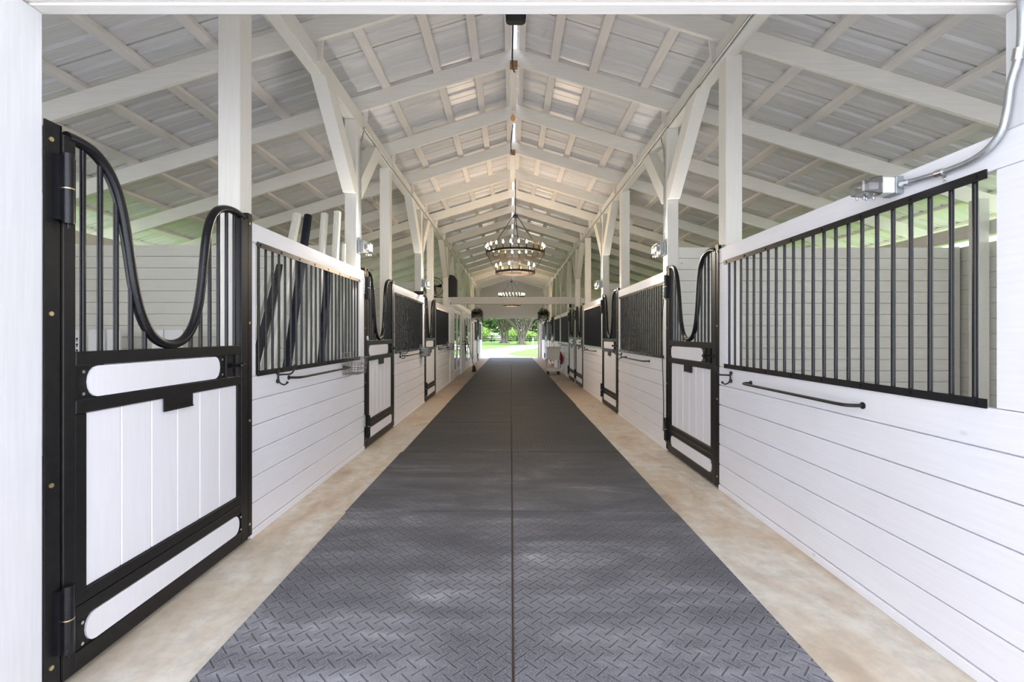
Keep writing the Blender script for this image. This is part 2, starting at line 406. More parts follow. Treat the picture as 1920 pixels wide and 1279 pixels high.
# ------------------------------------------------------------------ partitions and outer walls
def hboards(m_, x0, x1, y, z1, bh=.1375, th=.06):
    n = max(1, round(z1/bh)); h = z1/n
    m_.box(x0, x1, y-.003, y+.003, .0, z1-.002)
    for k in range(n): m_.box(x0, x1, y-th/2, y+th/2, k*h+.003, (k+1)*h-.003)
parts = {-1: [5.38, 9.15, 12.95, 20.36, 24.0], 1: [5.52, 9.36, 13.15, 17.1, 21.08, 24.88]}
for s in (-1, 1):
    for i, y in enumerate(parts[s]):
        m_ = MB(); hboards(m_, xx(s, .15), s*(XO-.03), y, 2.42); m_.box(s*(XO-.12), s*(XO-.03), y-.036, y+.036, 0, 2.425)
        struct(m_.build('wall_partition', M_part, bev=.002))
    m_ = MB()
    for (a, b_) in ([(1.45, YEND)] if s > 0 else [(1.45, 12.97), (20.36, YEND)]):
        m_.box(s*(XO+.02), s*(XO+.03), a, b_, 0, 2.418)
        for k in range(14): m_.box(s*XO, s*(XO+.04), a, b_, k*.173+.002, (k+1)*.173-.002)
    struct(m_.build('wall_outer_'+SIDE[s], M_outer, bev=.002))
    # entrance face of the stalls (low wall, open above)
    m_ = MB(); m_.box(xx(s, .19), s*XO, 1.46, 1.5, 0, 1.05); m_.box(xx(s, .19), s*XO, 1.46, 1.5, 2.28, 2.42); m_.box(s*3.6, s*3.75, 1.45, 1.51, 1.05, 2.28)
    for k in range(14): m_.box(xx(s, .2+k*.25), xx(s, .24+k*.25), 1.44, 1.46, 0, 1.05)
    struct(m_.build('wall_entrance_'+SIDE[s], M_wallv, bev=.002))
    for i, y in enumerate([1.6, 5.2, 9.0, 12.8, 20.2, 23.85] if s < 0 else [1.6, 5.2, 9.0, 12.8, 16.8, 20.8, 24.5]):
        m_ = MB(); m_.box(s*(XO-.155), s*(XO-.035), y-.06, y+.06, 0, 2.9)
        tag(m_.build('outer_post', M_outer, bev=.004), f'white post inside the outer {SIDE[s]} wall, {ORD[i]} from the entrance', 'post')

# far gable wall with doorway
m_ = MB(); ya, yb = YEND, YEND+.1
m_.prism([(-1.75, 2.38), (1.72, 2.38), (1.72, zb(1.72)+.2), (RX, zb(RX)+.2), (-1.75, zb(-1.75)+.2)], 'y', ya+.075, yb)
x = -1.75
while x < 1.70:
    x1 = min(x+.185, 1.72)
    m_.prism([(x, 2.66), (x1, 2.66), (x1, zb(x1)+.19), (x, zb(x)+.19)], 'y', ya+.03, ya+.075); x += .205
m_.box(-1.75, 1.72, ya-.01, ya+.075, 2.36, 2.585); m_.box(-1.75, 1.72, ya-.035, ya+.075, 2.60, 2.65)
for k in range(12): m_.box(-1.6+k*.28, -1.57+k*.28, ya-.03, ya-.01, 2.48, 2.51)
for s in (-1, 1):
    xi = -1.75 if s < 0 else 1.72
    m_.prism([(xi, 0), (s*XO, 0), (s*XO, zb(s*XO)+.2), (xi, zb(xi)+.2)], 'y', ya+.03, yb)
struct(m_.build('wall_back', paint('gable_paint', (.74, .72, .68), 'z', .6, .05, .2)))
o = box(1.60, 1.70, 27.36, 27.44, 0, 2.36).build('sliding_door_edge', M_beam, bev=.003)
tag(o, 'grey edge of the sliding barn door at the right of the far doorway', 'door')

# ------------------------------------------------------------------ stall fronts
def front(s, y0, y1, g0, g1):
    """white board wall from y0 to y1, open between g0 and g1 above the boards"""
    m_ = MB()
    m_.box(xx(s, .022), xx(s, .034), y0, y1, .01, 1.08)
    for k in range(6):
        m_.box(xx(s, 0), xx(s, .04), y0, y1, .05+.175*k+(.006), min(1.088, .05+.175*(k+1)))
    m_.box(xx(s, -.006), xx(s, .04), y0, y1, 0, .05)
    m_.box(xx(s, 0), xx(s, .04), y0, y1, 2.0, 2.13)
    m_.box(xx(s, .001), xx(s, .039), y0, g0, 1.091, 1.998)
    m_.box(xx(s, .001), xx(s, .039), g1, y1, 1.091, 1.998)
    return struct(m_.build('wall_'+SIDE[s], M_wall, bev=.003))
def grille(s, y0, y1, label, b0=None, b1=None, n=None):
    r = empty('window_grille', (xx(s, 0), y0, 1.085)); L = y1-y0
    tag(r, label, 'grille', 'black bar grilles in the stall fronts')
    for (z0, z1) in ((.89, .926), (0, .037)):
        m_ = MB().box(-s*.008, -s*.001, 0, L, z0, z1)
        for k in range(8):
            yy = .04+(L-.08)*k/7; m_.disc((-s*.008, yy, (z0+z1)/2), .008, (-s, 0, 0), .004, 8)
        m_.build('rail', M_black, r)
    b0 = .045 if b0 is None else b0; n = n or int((L-.09)/.0927)+1
    bm = MB().tube([(0, 0, .01), (0, 0, .92)], .0095, 8)
    first = bm.build('bar', M_black, r, loc=(s*.012, b0, 0))
    for k in range(1, n):
        c_ = first.copy(); C.objects.link(c_); c_.location = (s*.012, b0+k*(L-2*b0)/(n-1), 0)
    return r

# stall door, hinge at local x=0, swings along +x, aisle side is -y
YK = [(.095, 2.150), (.149, 2.150), (.215, 2.135), (.275, 2.09), (.325, 2.01), (.36, 1.90), (.388, 1.77), (.417, 1.612), (.455, 1.48), (.51, 1.385), (.58, 1.335), (.663, 1.322), (.745, 1.345), (.81, 1.41), (.855, 1.51), (.885, 1.64), (.905, 1.78), (.925, 1.915), (.955, 2.02), (1.0, 2.09), (1.06, 2.13), (1.14, 2.150), (1.215, 2.150), (1.285, 2.135)]
YKC = catmull([(a, -.005, z) for a, z in YK], 4)
def yokez(x):
    for a, b_ in zip(YKC, YKC[1:]):
        if a.x <= x <= b_.x: return a.z+(b_.z-a.z)*(x-a.x)/max(1e-6, b_.x-a.x)
    return 2.1
def oval(x0, x1, z0, z1, bulge=.045, n=8):
    P = []; zc = (z0+z1)/2; h = (z1-z0)/2
    for k in range(n+1):
        a = -PI/2+PI*k/n; P.append((x1-bulge+bulge*math.cos(a), zc+h*math.sin(a)))
    for k in range(n+1):
        a = PI/2+PI*k/n; P.append((x0+bulge+bulge*math.cos(a), zc+h*math.sin(a)))
    return P
def make_door():
    r = empty('stall_door')
    f = MB(); T0, T1 = -.022, .022
    f.box(.068, .120, T0, T1, .02, 2.15); f.box(1.245, 1.318, T0, T1, .02, 2.135)
    f.box(.12, 1.245, T0, T1, 1.245, 1.302)
    f.box(.12, 1.245, T0, T1, 1.052, 1.108)
    f.box(.12, .172, T0+.004, T1-.004, .33, 1.052); f.box(1.206, 1.245, T0+.004, T1-.004, .33, 1.052)
    f.box(.12, 1.245, T0, T1, .282, .335); f.box(.12, 1.245, T0, T1, .226, .278)
    f.box(.12, 1.245, T0, T1, .02, .098)
    f.box(.12, .26, -.012, -.004, 1.105, 1.248); f.box(.95, 1.10, -.012, -.004, 1.105, 1.248)
    f.box(1.085, 1.10, T0, T1, 1.105, 1.248); f.box(1.19, 1.2, T0, T1, 1.105, 1.248)
    f.box(.12, .26, -.012, -.004, .095, .228); f.box(1.1, 1.245, -.012, -.004, .095, .228)
    f.build('frame', M_blackm, r, bev=.003)
    MB().tube(YKC, .023, 12).build('yoke_tube', M_black, r)
    x = .172
    while x < 1.24:
        z = yokez(x)
        if z > 1.36: MB().tube([(x, 0, 1.295), (x, 0, z)], .0105, 8).build('bar', M_black, r)
        x += .0793
    MB().prism([(a, z) for a, z in oval(.175, 1.03, 1.112, 1.241)], 'y', -.02, .012).build('name_board', M_wallv, r)
    MB().prism([(a, z) for a, z in oval(.165, 1.225, .103, .222)], 'y', -.02, .012).build('kick_board', M_wallv, r)
    p = MB(); xs = [.172+.1725*k for k in range(7)]
    p.box(.172, 1.206, 0, .01, .335, 1.052)
    for a, b_ in zip(xs, xs[1:]): p.box(a+.0015, b_-.0015, -.012, .008, .336, 1.051)
    p.build('board_panel', M_wallv, r, bev=.004)
    q = MB().box(.58, .785, -.028, -.022, .985, 1.06); q.disc((.6, -.028, 1.02), .006, (0, -1, 0), .002, 8); q.disc((.765, -.028, 1.02), .006, (0, -1, 0), .002, 8)
    q.box(.58, .785, -.032, -.022, .985, .992); q.build('card_holder', M_blackm, r)
    rv = MB()
    for (a, z) in ((.15, 1.22), (.15, 1.13), (1.06, 1.22), (1.06, 1.13), (.145, .205), (.145, .12), (1.235, .2), (1.235, .12)):
        rv.disc((a, -.012 if a < 1.2 and a > .16 else -.021, z), .007, (0, -1, 0), .004, 8)
    rv.build('rivets', M_chrome, r)
    l_ = MB().box(1.14, 1.30, -.03, -.018, 1.165, 1.19).box(1.10, 1.19, -.01, 0, 1.11, 1.245)
    l = l_.build('latch', M_black, r); k_ = MB().tube([(1.175, -.03, 1.178), (1.175, -.06, 1.178)], .008, 8); k_.ball((1.175, -.066, 1.178), .018)
    k_.build('knob', M_black, l)
    for z0, z1 in ((1.80, 2.07), (.14, .40)):
        h = MB().tube([(.064, -.045, z0), (.064, -.045, (z0+z1)/2-.002)], .019, 12); h.tube([(.064, -.045, (z0+z1)/2+.002), (.064, -.045, z1)], .019, 12)
        h.tube([(.064, -.045, z0-.02), (.064, -.045, z0)], .005, 6); h.box(.03, .1, -.04, -.02, z0+.01, z1-.01)
        h2 = h.build('hinge', M_black, r)
        MB().tube([(.064, -.045, (z0+z1)/2-.0022), (.064, -.045, (z0+z1)/2+.0022)], .0195, 12).build('washer', M_brass, h2)
    return r
def jamb(s, y0, y1, flip):
    """black steel strips either side of a door opening"""
    for (a, b_) in ((y0, y0+.062), (y1-.045, y1)):
        m_ = MB().box(xx(s, -.007), xx(s, -.001), a, b_, .03, 2.178)
        inner = b_ if a == y0 else a
        m_.box(xx(s, -.007), xx(s, .06), inner-.004, inner+.004, .03, 2.178)
        o = trim(m_.build('trim_%d' % (trim_i[0]+1), M_blackm))
        k = MB()
        for z in (.11, .80, 1.45, 2.11): k.disc((xx(s, -.007), (a+b_)/2-.008, z), .009, (-s, 0, 0), .004, 8)
        k.build('screws', M_brass, o)
door0 = make_door(); used = [False]
def place_door(s, ya, label):
    """ya = near edge of opening, 1.37 wide"""
    o = copy_tree(door0) if used[0] else door0
    used[0] = True
    if s < 0: o.location = (xx(s, .012), ya, 0); o.rotation_euler = (0, 0, PI/2)
    else: o.location = (xx(s, .012), ya+1.37, 0); o.rotation_euler = (0, 0, -PI/2)
    tag(o, label, 'door', 'black framed stall doors with yoke openings'); jamb(s, ya, ya+1.37, s > 0)

# left: door, wall, door, wall, door, wall
Ld = [1.711, 5.46, 9.25]
Lw = [(3.081, 5.46, 3.15, 5.30), (6.83, 9.25, 6.90, 9.12), (10.62, 13.04, 10.69, 12.9)]
for i, y in enumerate(Ld): place_door(-1, y, f'{ORD[i]} black and white stall door on the left, curved yoke top'
                                      + (', largest door in view' if i == 0 else ''))
for i, (a, b_, c_, d_) in enumerate(Lw):
    front(-1, a, b_, c_-.01, d_+.01)
    grille(-1, c_, d_, ['black bar grille on the left with jump poles standing behind it', 'black bar grille left, between the first and second far doors', 'black bar grille left, just before the glazed double doors'][i])
front(-1, 20.3, 23.7, 21.95, 23.65); grille(-1, 22, 23.6, 'small distant bar grille left, behind the hanging fern')
place_door(-1, 23.72, 'fourth black and white stall door on the left, close to the far doorway')
front(-1, 25.09, 27.4, 25.25, 27.25); grille(-1, 25.3, 27.2, 'last small bar grille on the left beside the far doorway')
# right
Rd = [4.06, 7.87, 11.70, 13.20, 19.6, 23.4]
Rw = [(1.50, 4.06, 1.744, 3.91), (5.43, 7.87, 5.56, 7.74), (9.24, 11.70, 9.35, 11.60), (14.57, 17.03, 14.68, 16.95), (17.13, 19.6, 17.25, 19.5), (20.97, 23.4, 21.1, 23.3), (24.77, 27.4, 24.9, 27.2)]
rdl = ['nearest black and white stall door on the right, curved yoke top', 'second black and white stall door on the right',
       'right stall door with yoke top, nearer of the adjoining pair', 'right stall door with yoke top, farther of the adjoining pair',
       'fifth distant stall door on the right, behind the sink cart', 'sixth stall door on the right, near the far doorway']
for y, l in zip(Rd, rdl): place_door(1, y, l)
rgl = ['large black bar grille at the right foreground with twenty-two bars', 'black bar grille right, between first and second doors',
       'black bar grille right, just before the adjoining pair of doors', 'black bar grille right, just beyond the adjoining pair of doors',
       'distant black bar grille right, above the white sink cart', 'distant bar grille right, behind the hanging fern', 'last bar grille on the right beside the far doorway']
for i, ((a, b_, c_, d_), l) in enumerate(zip(Rw, rgl)):
    front(1, a, b_, c_, d_)
    if i == 0: grille(1, 1.773, 3.955, l, b0=.06, n=22)
    else: grille(1, c_-.04, d_+.04, l)
struct(box(xx(1, -.004), xx(1, .04), 13.075, 13.2, 0, 2.13).build('wall_right', M_wall))
struct(box(xx(1, -.02), xx(1, .04), 17.03, 17.13, 0, 2.13).build('wall_right', M_wall))

# tack room walls and glazed double doors on the left, 13.04 - 20.3
m_ = MB()
m_.box(xx(-1, 0), xx(-1, .06), 13.04, 14.05, 0, 2.42); m_.box(xx(-1, 0), xx(-1, .06), 16.0, 17.85, 0, 2.42)
m_.box(xx(-1, 0), xx(-1, .06), 19.85, 20.3, 0, 2.42); m_.box(xx(-1, 0), xx(-1, .06), 14.05, 16.0, 2.20, 2.42); m_.box(xx(-1, 0), xx(-1, .06), 17.85, 19.85, 2.20, 2.42)
for a in (13.04, 16.0, 19.85): m_.box(xx(-1, -.02), xx(-1, 0), a, a+.12, 0, 2.3)
m_.box(xx(-1, -.02), xx(-1, 0), 13.04, 20.3, 2.24, 2.36)
struct(m_.build('wall_left', M_wall, bev=.003))
di = 0
for a in (14.05, 17.85):
    for h in range(2):
        y0 = a+.03+h*.945; y1 = y0+.94; di += 1
        f = MB(); X0, X1 = xx(-1, .0), xx(-1, .04)
        f.box(X0, X1, y0, y0+.12, 0.02, 2.17); f.box(X0, X1, y1-.12, y1, 0.02, 2.17); f.box(X0, X1, y0+.12, y1-.12, .02, .25); f.box(X0, X1, y0+.12, y1-.12, 2.05, 2.17)
        for z in (.85, 1.45): f.box(X0-.0, X1, y0+.12, y1-.12, z, z+.025)
        o = f.build('door_%d' % di, M_wallv, bev=.003); struct(o)
        box(xx(-1, .018), xx(-1, .024), y0+.12, y1-.12, .25, 2.05).build('pane', M_glass, o)
        hy = y1-.06 if h == 0 else y0+.06
        MB().tube([(xx(-1, -.05), hy, .98), (xx(-1, -.05), hy+(-.1 if h == 0 else .1), .98)], .012, 8).tube([(xx(-1, 0), hy, .98), (xx(-1, -.05), hy, .98)], .012, 8).build('handle', M_black, o)

# ------------------------------------------------------------------ hooks, blanket bars, baskets
def hook(s, y, z, label, big=1.0):
    """double iron hook; arms reach into the aisle and curl"""
    X = -s
    m_ = MB().disc((0, 0, .03), .016, (X, 0, 0), .012, 10); m_.disc((0, 0, -.035), .014, (X, 0, 0), .012, 10)
    m_.tube([(X*.008, 0, .045), (X*.012, 0, 0), (X*.008, 0, -.05)], [.009, .007, .009], 8)
    m_.tube(catmull([(X*.01, 0, .012), (X*.06, 0, .015), (X*.10, 0, .018), (X*.125, 0, .04), (X*.135, 0, .075)], 3), .0065, 8); m_.ball((X*.136, 0, .08), .011, 8)
    m_.tube(catmull([(X*.01, 0, .0), (X*.022, 0, -.045), (X*.055, 0, -.062), (X*.075, 0, -.05)], 3), .006, 8); m_.ball((X*.078, 0, -.046), .010, 8)
    o = m_.build('wall_hook', M_iron, loc=(xx(s, 0), y, z))
    return tag(o, label, 'hook', 'black iron wall hooks')
def bar_rail(s, y0, y1, z, label):
    X = -s; L = y1-y0
    m_ = MB().tube(catmull([(0, 0, 0), (X*.06, .005, 0), (X*.085, .04, 0), (X*.09, .12, 0)], 3)+[Vector((X*.09, L-.12, 0))]+catmull([(X*.085, L-.05, 0), (X*.055, L-.01, 0), (0, L, 0)], 3), .0095, 8)
    m_.disc((0, 0, 0), .018, (X, 0, 0), .006, 10); m_.disc((0, L, 0), .018, (X, 0, 0), .006, 10)
    o = m_.build('blanket_bar', M_iron, loc=(xx(s, 0), y0, z)); return tag(o, label, 'blanket bar', 'blanket bars on the stall fronts')
def basket(s, y0, z, label, solid=False):
    X = -s; r = empty('wire_basket', (xx(s, 0), y0, z)); L, Wd, H = .34, .17, .17
    f = MB(); q = .004
    def loop(zz, inset):
        return [(X*(.005), inset, zz), (X*(Wd-inset*.5), inset, zz), (X*(Wd-inset*.5), L-inset, zz), (X*.005, L-inset, zz)]
    for zz, ins in ((0, .03), (.05, .02), (.10, .012), (H, 0)):
        P = loop(zz, ins); f.tube(P+[P[0]], .003 if zz else .004, 6)
    f.tube([(X*.005, 0, H), (X*.005, 0, H+.06)], .004, 6); f.tube([(X*.005, L, H), (X*.005, L, H+.06)], .004, 6); f.tube([(X*.005, 0, H+.05), (X*.005, L, H+.05)], .003, 6)
    f.build('rim', M_wire, r); g_ = MB()
    for k in range(13):
        a = k/12
        g_.tube([(X*.005, .03+a*(L-.06), 0), (X*.005, a*L, H+.05)], .0018, 4); g_.tube([(X*(Wd-.015), .03+a*(L-.06), 0), (X*Wd, a*L, H)], .0018, 4)
        g_.tube([(X*.005, .03+a*(L-.06), 0), (X*(Wd-.015), .03+a*(L-.06), 0)], .0018, 4)
    for k in range(6):
        a = k/5
        for e in (0, 1): g_.tube([(X*(.005+a*(Wd-.02)), .03+e*(L-.06), 0), (X*(.005+a*(Wd-.005)), e*L, H)], .0018, 4)
    g_.build('mesh_grid', M_wire, r)
    if solid: MB().box(X*.02, X*(Wd-.03), .05, L-.05, .012, .15).build('contents', M_gbox, r)
    return tag(r, label, 'basket', 'wire baskets on the stall fronts')
hook(-1, 3.42, 1.06, 'black iron hook on left wall, nearest the camera beside a blanket bar')
bar_rail(-1, 3.60, 4.78, 1.035, 'black blanket bar under the left grille with jump poles')
basket(-1, 4.72, .96, 'empty grey wire basket at the end of the nearest left bar')
hook(-1, 7.2, 1.06, 'black iron hook on the second left wall section')
bar_rail(-1, 7.35, 8.75, 1.035, 'black blanket bar on the second left wall section')
basket(-1, 8.75, .96, 'filled wire basket beside the second far left door', True)
hook(-1, 11.0, 1.06, 'small black iron hook on the third left wall section')
bar_rail(-1, 11.15, 12.4, 1.035, 'black blanket bar on the third left wall section')
basket(-1, 12.5, .96, 'filled wire basket just before the glazed doors', True)
hook(1, 3.83, 1.02, 'black iron hook on the right wall beside the nearest right door')
bar_rail(1, 2.40, 3.52, 1.0, 'long black blanket bar at the right foreground')
hook(1, 7.62, 1.03, 'black iron hook on the second right wall section')
bar_rail(1, 6.1, 7.3, 1.02, 'black blanket bar on the second right wall section')
hook(1, 11.4, 1.03, 'small black iron hook on the third right wall section')
bar_rail(1, 9.9, 11.0, 1.02, 'black blanket bar on the third right wall section')
hook(1, 16.6, 1.03, 'tiny black iron hook on right wall behind the sink cart')
bar_rail(1, 14.9, 16.0, 1.03, 'black blanket bar on right wall before the sink cart')
# snap chains and lead at the door jambs
def chain(s, y, z0, z1, label, lead=False):
    m_ = MB(); n = int((z1-z0)/.022); X = -s
    m_.disc((0, 0, z1), .016, (X, 0, 0), .012, 10)
    for k in range(n):
        zc = z1-.015-k*.022; P = []
        for j in range(8):
            a = 2*PI*j/8; u = .007*math.cos(a)
            P.append((X*(.016+(u if k % 2 else 0)), (0 if k % 2 else u), zc+.014*math.sin(a)))
        m_.tube(P, .0026, 5, closed=True)
    o = m_.build('snap_chain', M_chrome, loc=(xx(s, 0), y, 0))
    if lead: MB().tube(catmull([(X*.016, 0, z0), (X*.03, .02, z0-.4), (X*.02, -.01, .6), (X*.02, 0, .22)], 5), .005, 6).build('lead', M_rubber, o)
    return tag(o, label, 'chain', 'snap chains by the doors')
chain(-1, 5.41, 1.86, 2.04, 'short bright chain hanging beside the first far left door top')
chain(-1, 5.43, .28, .42, 'short bright snap chain low beside the first far left door')
chain(-1, 9.2, 1.80, 2.02, 'small bright chain beside the second far left door')
chain(1, 5.49, 1.80, 1.98, 'bright chain and lead hanging beside the nearest right door', True)
tag(MB().tube([(-.012+.012*math.cos(a*PI/6), 0, 0) for a in range(0)] or [(0, .022*math.cos(a*PI/8), .022*math.sin(a*PI/8)) for a in range(16)], .006, 6, closed=True).build('tie_ring', M_plast, loc=(xx(-1, -.02), 5.52, 1.33)), 'white tie ring on the first far left door frame', 'ring')

# ------------------------------------------------------------------ conduits, junction boxes, flood fixtures
def conduit(pts, r, label, mat=M_galv):
    return tag(MB().tube(catmull(pts, 4), r, 8).build('conduit', mat), label, 'conduit')
xr = WR-.02
kc = conduit([(xr, 1.637, 2.57), (xr, 1.64, 2.40), (xr, 1.672, 2.29), (xr, 1.685, 2.20), (xr, 1.71, 2.118), (xr, 1.785, 2.067), (xr, 1.917, 2.057), (xr, 2.14, 2.073)], .0125,
        'galvanised conduit bending down the right entrance post to the fixture')
for p_, q_ in (((xr, 1.93, 2.0575), (xr, 1.965, 2.059)), ((xr, 1.652, 2.36), (xr, 1.645, 2.40)), ((xr, 2.10, 2.070), (xr, 2.14, 2.073))):
    MB().tube([p_, q_], .0165, 10).build('coupling', M_chrome, kc)
st = MB().box(WR-.003, WR-.0, 1.94, 1.958, 2.02, 2.06); st.disc((WR-.003, 1.949, 2.032), .007, (-1, 0, 0), .004, 8); st.build('strap', M_chrome, kc)
def fixture(s, y, z, k, label, pj=1.0):
    X = -s; r = empty('wall_fixture', (xx(s, 0), y, z)); f = k; r.scale = (pj, 1, 1.35 if pj < 1 else 1)
    box(0, X*.05*f, -.055*f, .055*f, -.055*f, .055*f).build('junction_box', M_gbox, r, bev=.003)
    box(X*.05*f, X*.13*f, -.05*f, .05*f, -.05*f, .05*f).build('housing', M_gbox if pj < 1 else M_plast, r, bev=.004)
    b2 = MB(); b2.prism([(X*.131*f, -.06*f), (X*.26*f, -.045*f), (X*.26*f, .03*f), (X*.131*f, .06*f)], 'y', -.06*f, .06*f)
    b2.build('clear_cover', M_clear, r, bev=.006)
    MB().box(X*.14*f, X*.20*f, -.03*f, .03*f, -.02*f, .02*f).build('socket', M_plast, r)
    sc = MB()
    if pj < 1:
        ld = bpy.data.lights.new('fixture_fill', 'POINT'); ld.energy = 10; ld.color = (1, .94, .87); ld.shadow_soft_size = .05  # fill light added in front of the box to brighten the mid aisle
        lo = bpy.data.objects.new('fixture_fill', ld); C.objects.link(lo); lo.location = (xx(s, -.24), y, z-.04)
    for q in range(4): sc.disc((X*(.15+.03*q)*f, .02*f*(q % 2), -.062*f), .008*f, (0, 0, -1), .012, 8)
    sc.build('glands', M_galv, r)
    return tag(r, label, 'electrical box', 'weatherproof electrical boxes')
fx = fixture(1, 2.19, 2.075, .75, 'clear weatherproof outlet box on top rail of the right foreground wall')
fixture(-1, 5.27, 2.38, 1.0, 'grey electrical box on the first braced post, left', .55)
fixture(1, 5.50, 2.40, 1.0, 'grey electrical box on the first braced post, right', .55)
fixture(-1, 9.04, 2.38, 1.0, 'small grey electrical box on the second braced post, left', .55)
fixture(1, 9.32, 2.40, 1.0, 'small grey electrical box on the second braced post, right', .55)
# runs on the beams with drops
conduit([(WR+.015, 1.8, 3.85), (WR+.015, 12, 3.85), (WR+.015, 27, 3.85)], .012, 'grey conduit along the inner face of the right roof beam')
conduit([(-WL-.015, 5.5, 3.85), (-WL-.015, 12, 3.85), (-WL-.015, 27, 3.85)], .012, 'grey conduit along the inner face of the left roof beam')
for s, y, l in ((-1, 5.29, 'first braced post, left'), (1, 5.48, 'first braced post, right'), (-1, 9.06, 'second braced post, left'), (1, 9.30, 'second braced post, right')):
    conduit([(xx(s, .02), y+.2, 3.80), (xx(s, .0), y+.12, 3.72), (xx(s, -.012), y, 3.5), (xx(s, -.012), y, 3.0), (xx(s, -.012), y, 2.46)], .010, f'vertical grey conduit on the {l}')
conduit([(xx(1, -.03), 13.9, 3.8), (xx(1, -.03), 13.9, 2.5)], .012, 'thin dark conduit dropping beside the far right wall')
o = box(xx(1, -.09), xx(1, -.01), 13.85, 13.95, 2.2, 2.42).build('breaker_box', M_black, bev=.004); tag(o, 'small black box on the end of the far right conduit', 'electrical box')

# ------------------------------------------------------------------ ridge fittings
o = MB().prism([(-.05, 4.29), (-.025, 4.265), (.115, 4.265), (.14, 4.29), (.14, 4.60), (-.05, 4.60)], 'y', 4.215, 4.30).build('hanging_speaker', M_blackm, loc=(0, 0, 0), bev=.012)
tag(o, 'black box speaker hanging at the ridge, top centre', 'speaker')
for i, (a, b_) in enumerate(((5.47, 6.86), (8.07, 9.5))):
    r = empty('ridge_plank', (RX-.02, a, 4.53)); tag(r, 'white plank fixed under the ridge, ' + ('nearer one with bare bulb' if i == 0 else 'farther one above the big chandelier'), 'plank', 'ridge planks')
    box(-.045, .045, 0, b_-a, 0, .03).build('board', M_beam, r, bev=.003)
    box(-.042, .048, -.07, -.003, .0, .075).build('block', M_rawwood, r, bev=.003)
    if i == 0:
        box(-.03, .03, 1.0, 1.1, -.03, 0).build('lamp_holder', M_plast, r)
        MB().ball((0, 1.05, -.075), .035, 10, 1.3).build('bulb', M_amber, r)
conduit([(.02, 4.28, 4.27), (.015, 4.8, 4.2), (.045, 5.2, 4.35), (.02, 5.42, 4.53)], .008, 'black cable dropping from the ridge speaker', M_rubber)
conduit([(.03, 6.86, 4.52), (.0, 7.3, 4.40), (.02, 7.7, 4.42), (.06, 8.05, 4.53)], .008, 'black cable sagging between the two ridge planks', M_rubber)

def chandelier(x, y, ztop, zh, z1, z2, r1, r2, n1, n2, label, allon):
    r = empty('chandelier', (x, y, z2)); Z = lambda z: z-z2
    tag(r, label, 'chandelier', 'two-tier wagon wheel chandeliers')
    MB().tube([(0, 0, Z(zh)), (.006, 0, Z((zh+ztop)/2)), (0, 0, Z(ztop))], .009, 6).build('chain', M_iron, r)
    MB().lathe([(.0001, .06), (.05, .05), (.06, .02), (.058, 0), (.0001, -.005)], (0, 0, Z(zh)-.02), 14).build('hub', M_iron, r)
    for k in range(4):
        a = PI*k/2+.12; c_, s_ = math.cos(a), math.sin(a)
        MB().tube([(c_*.05, s_*.05, Z(zh)), (c_*r1*.55, s_*r1*.55, Z(zh)-(zh-z1)*.56), (c_*r1, s_*r1, Z(z1)+.02)], .008, 6).build('rod', M_iron, r)
        MB().tube([(c_*r1, s_*r1, Z(z1)), (c_*r2, s_*r2, .02)], .006, 6).build('strap', M_iron, r)
    for (R_, z, n) in ((r1, Z(z1), n1), (r2, 0, n2)):
        MB().lathe([(R_-.012, -.022), (R_+.012, -.022), (R_+.012, .022), (R_-.012, .022)], (0, 0, z), 48, True).build('ring', M_bronze, r)
        for k in range(n):
            a = 2*PI*(k+.4)/n; p = (R_*math.cos(a), R_*math.sin(a), z+.02)
            cn = MB().tube([(0, 0, 0), (0, 0, .085)], .011, 8).lathe([(.018, -.004), (.02, .006), (.011, .008)], (0, 0, 0), 8).build('candle', M_iron, r, loc=p)
            lit = allon or random.random() < .62
            MB().lathe([(.009, .085), (.018, .10), (.019, .118), (.010, .142), (.001, .16)], (0, 0, 0), 8).build('bulb', M_bulb if lit else M_amber, cn)
    ld = bpy.data.lights.new('chandelier_glow', 'POINT'); ld.energy = 42; ld.color = (1, .76, .55); ld.shadow_soft_size = .35
    lo = bpy.data.objects.new('chandelier_glow', ld); C.objects.link(lo); lo.location = (x, y, z2+.12)
chandelier(.09, 9.5, 4.6, 3.82, 3.055, 2.66, .60, .40, 24, 12, 'big black two-ring candle chandelier, the nearer one', False)
chandelier(.03, 21.34, 4.58, 3.85, 3.12, 2.72, .60, .40, 24, 12, 'distant two-ring candle chandelier partly behind the cross beam', True)

# ------------------------------------------------------------------ jump poles in the first left stall
def pole(tx, ty, tD, bD, mat, r, label, bx=None, oct_=8):
    X = (tx-958)*tD/860; Z = 1.37+(628-ty)*tD/860; bX = X if bx is None else bx
    top = Vector((X, tD, Z)); bot = Vector((bX, bD, .03)); d = (top-bot).normalized()
    m_ = MB().tube([bot, top-d*.004, top], [r, r, r*.85], oct_)
    for i in range(len(m_.sm)): m_.sm[i] = mat is M_navy
    tag(m_.build('jump_pole', mat), label, 'pole', 'jump poles in the left stall')
pole(558, 402, 4.95, 4.0, M_pole, .046, 'cream octagonal jump pole, leftmost top showing above the left wall', -2.35)
pole(578, 404, 5.02, 4.25, M_navy, .043, 'tall navy jump pole rising above the left wall', -2.22)
pole(609, 401, 5.10, 4.5, M_pole, .042, 'cream jump pole right of the tall navy one', -2.02)
pole(633, 397, 5.14, 4.75, M_pole, .042, 'tallest cream jump pole, next to the braced post', -1.93)
pole(645, 457, 5.12, 4.95, M_pole, .022, 'thin short cream pole beside the braced post', -1.86)
pole(510, 492, 4.95, 3.85, M_pole, .040, 'cream jump pole, lowest top seen behind the left grille', -2.52)
pole(526, 498, 4.72, 3.72, M_rubber, .040, 'black rounded pole leaning behind the left grille', -2.36)
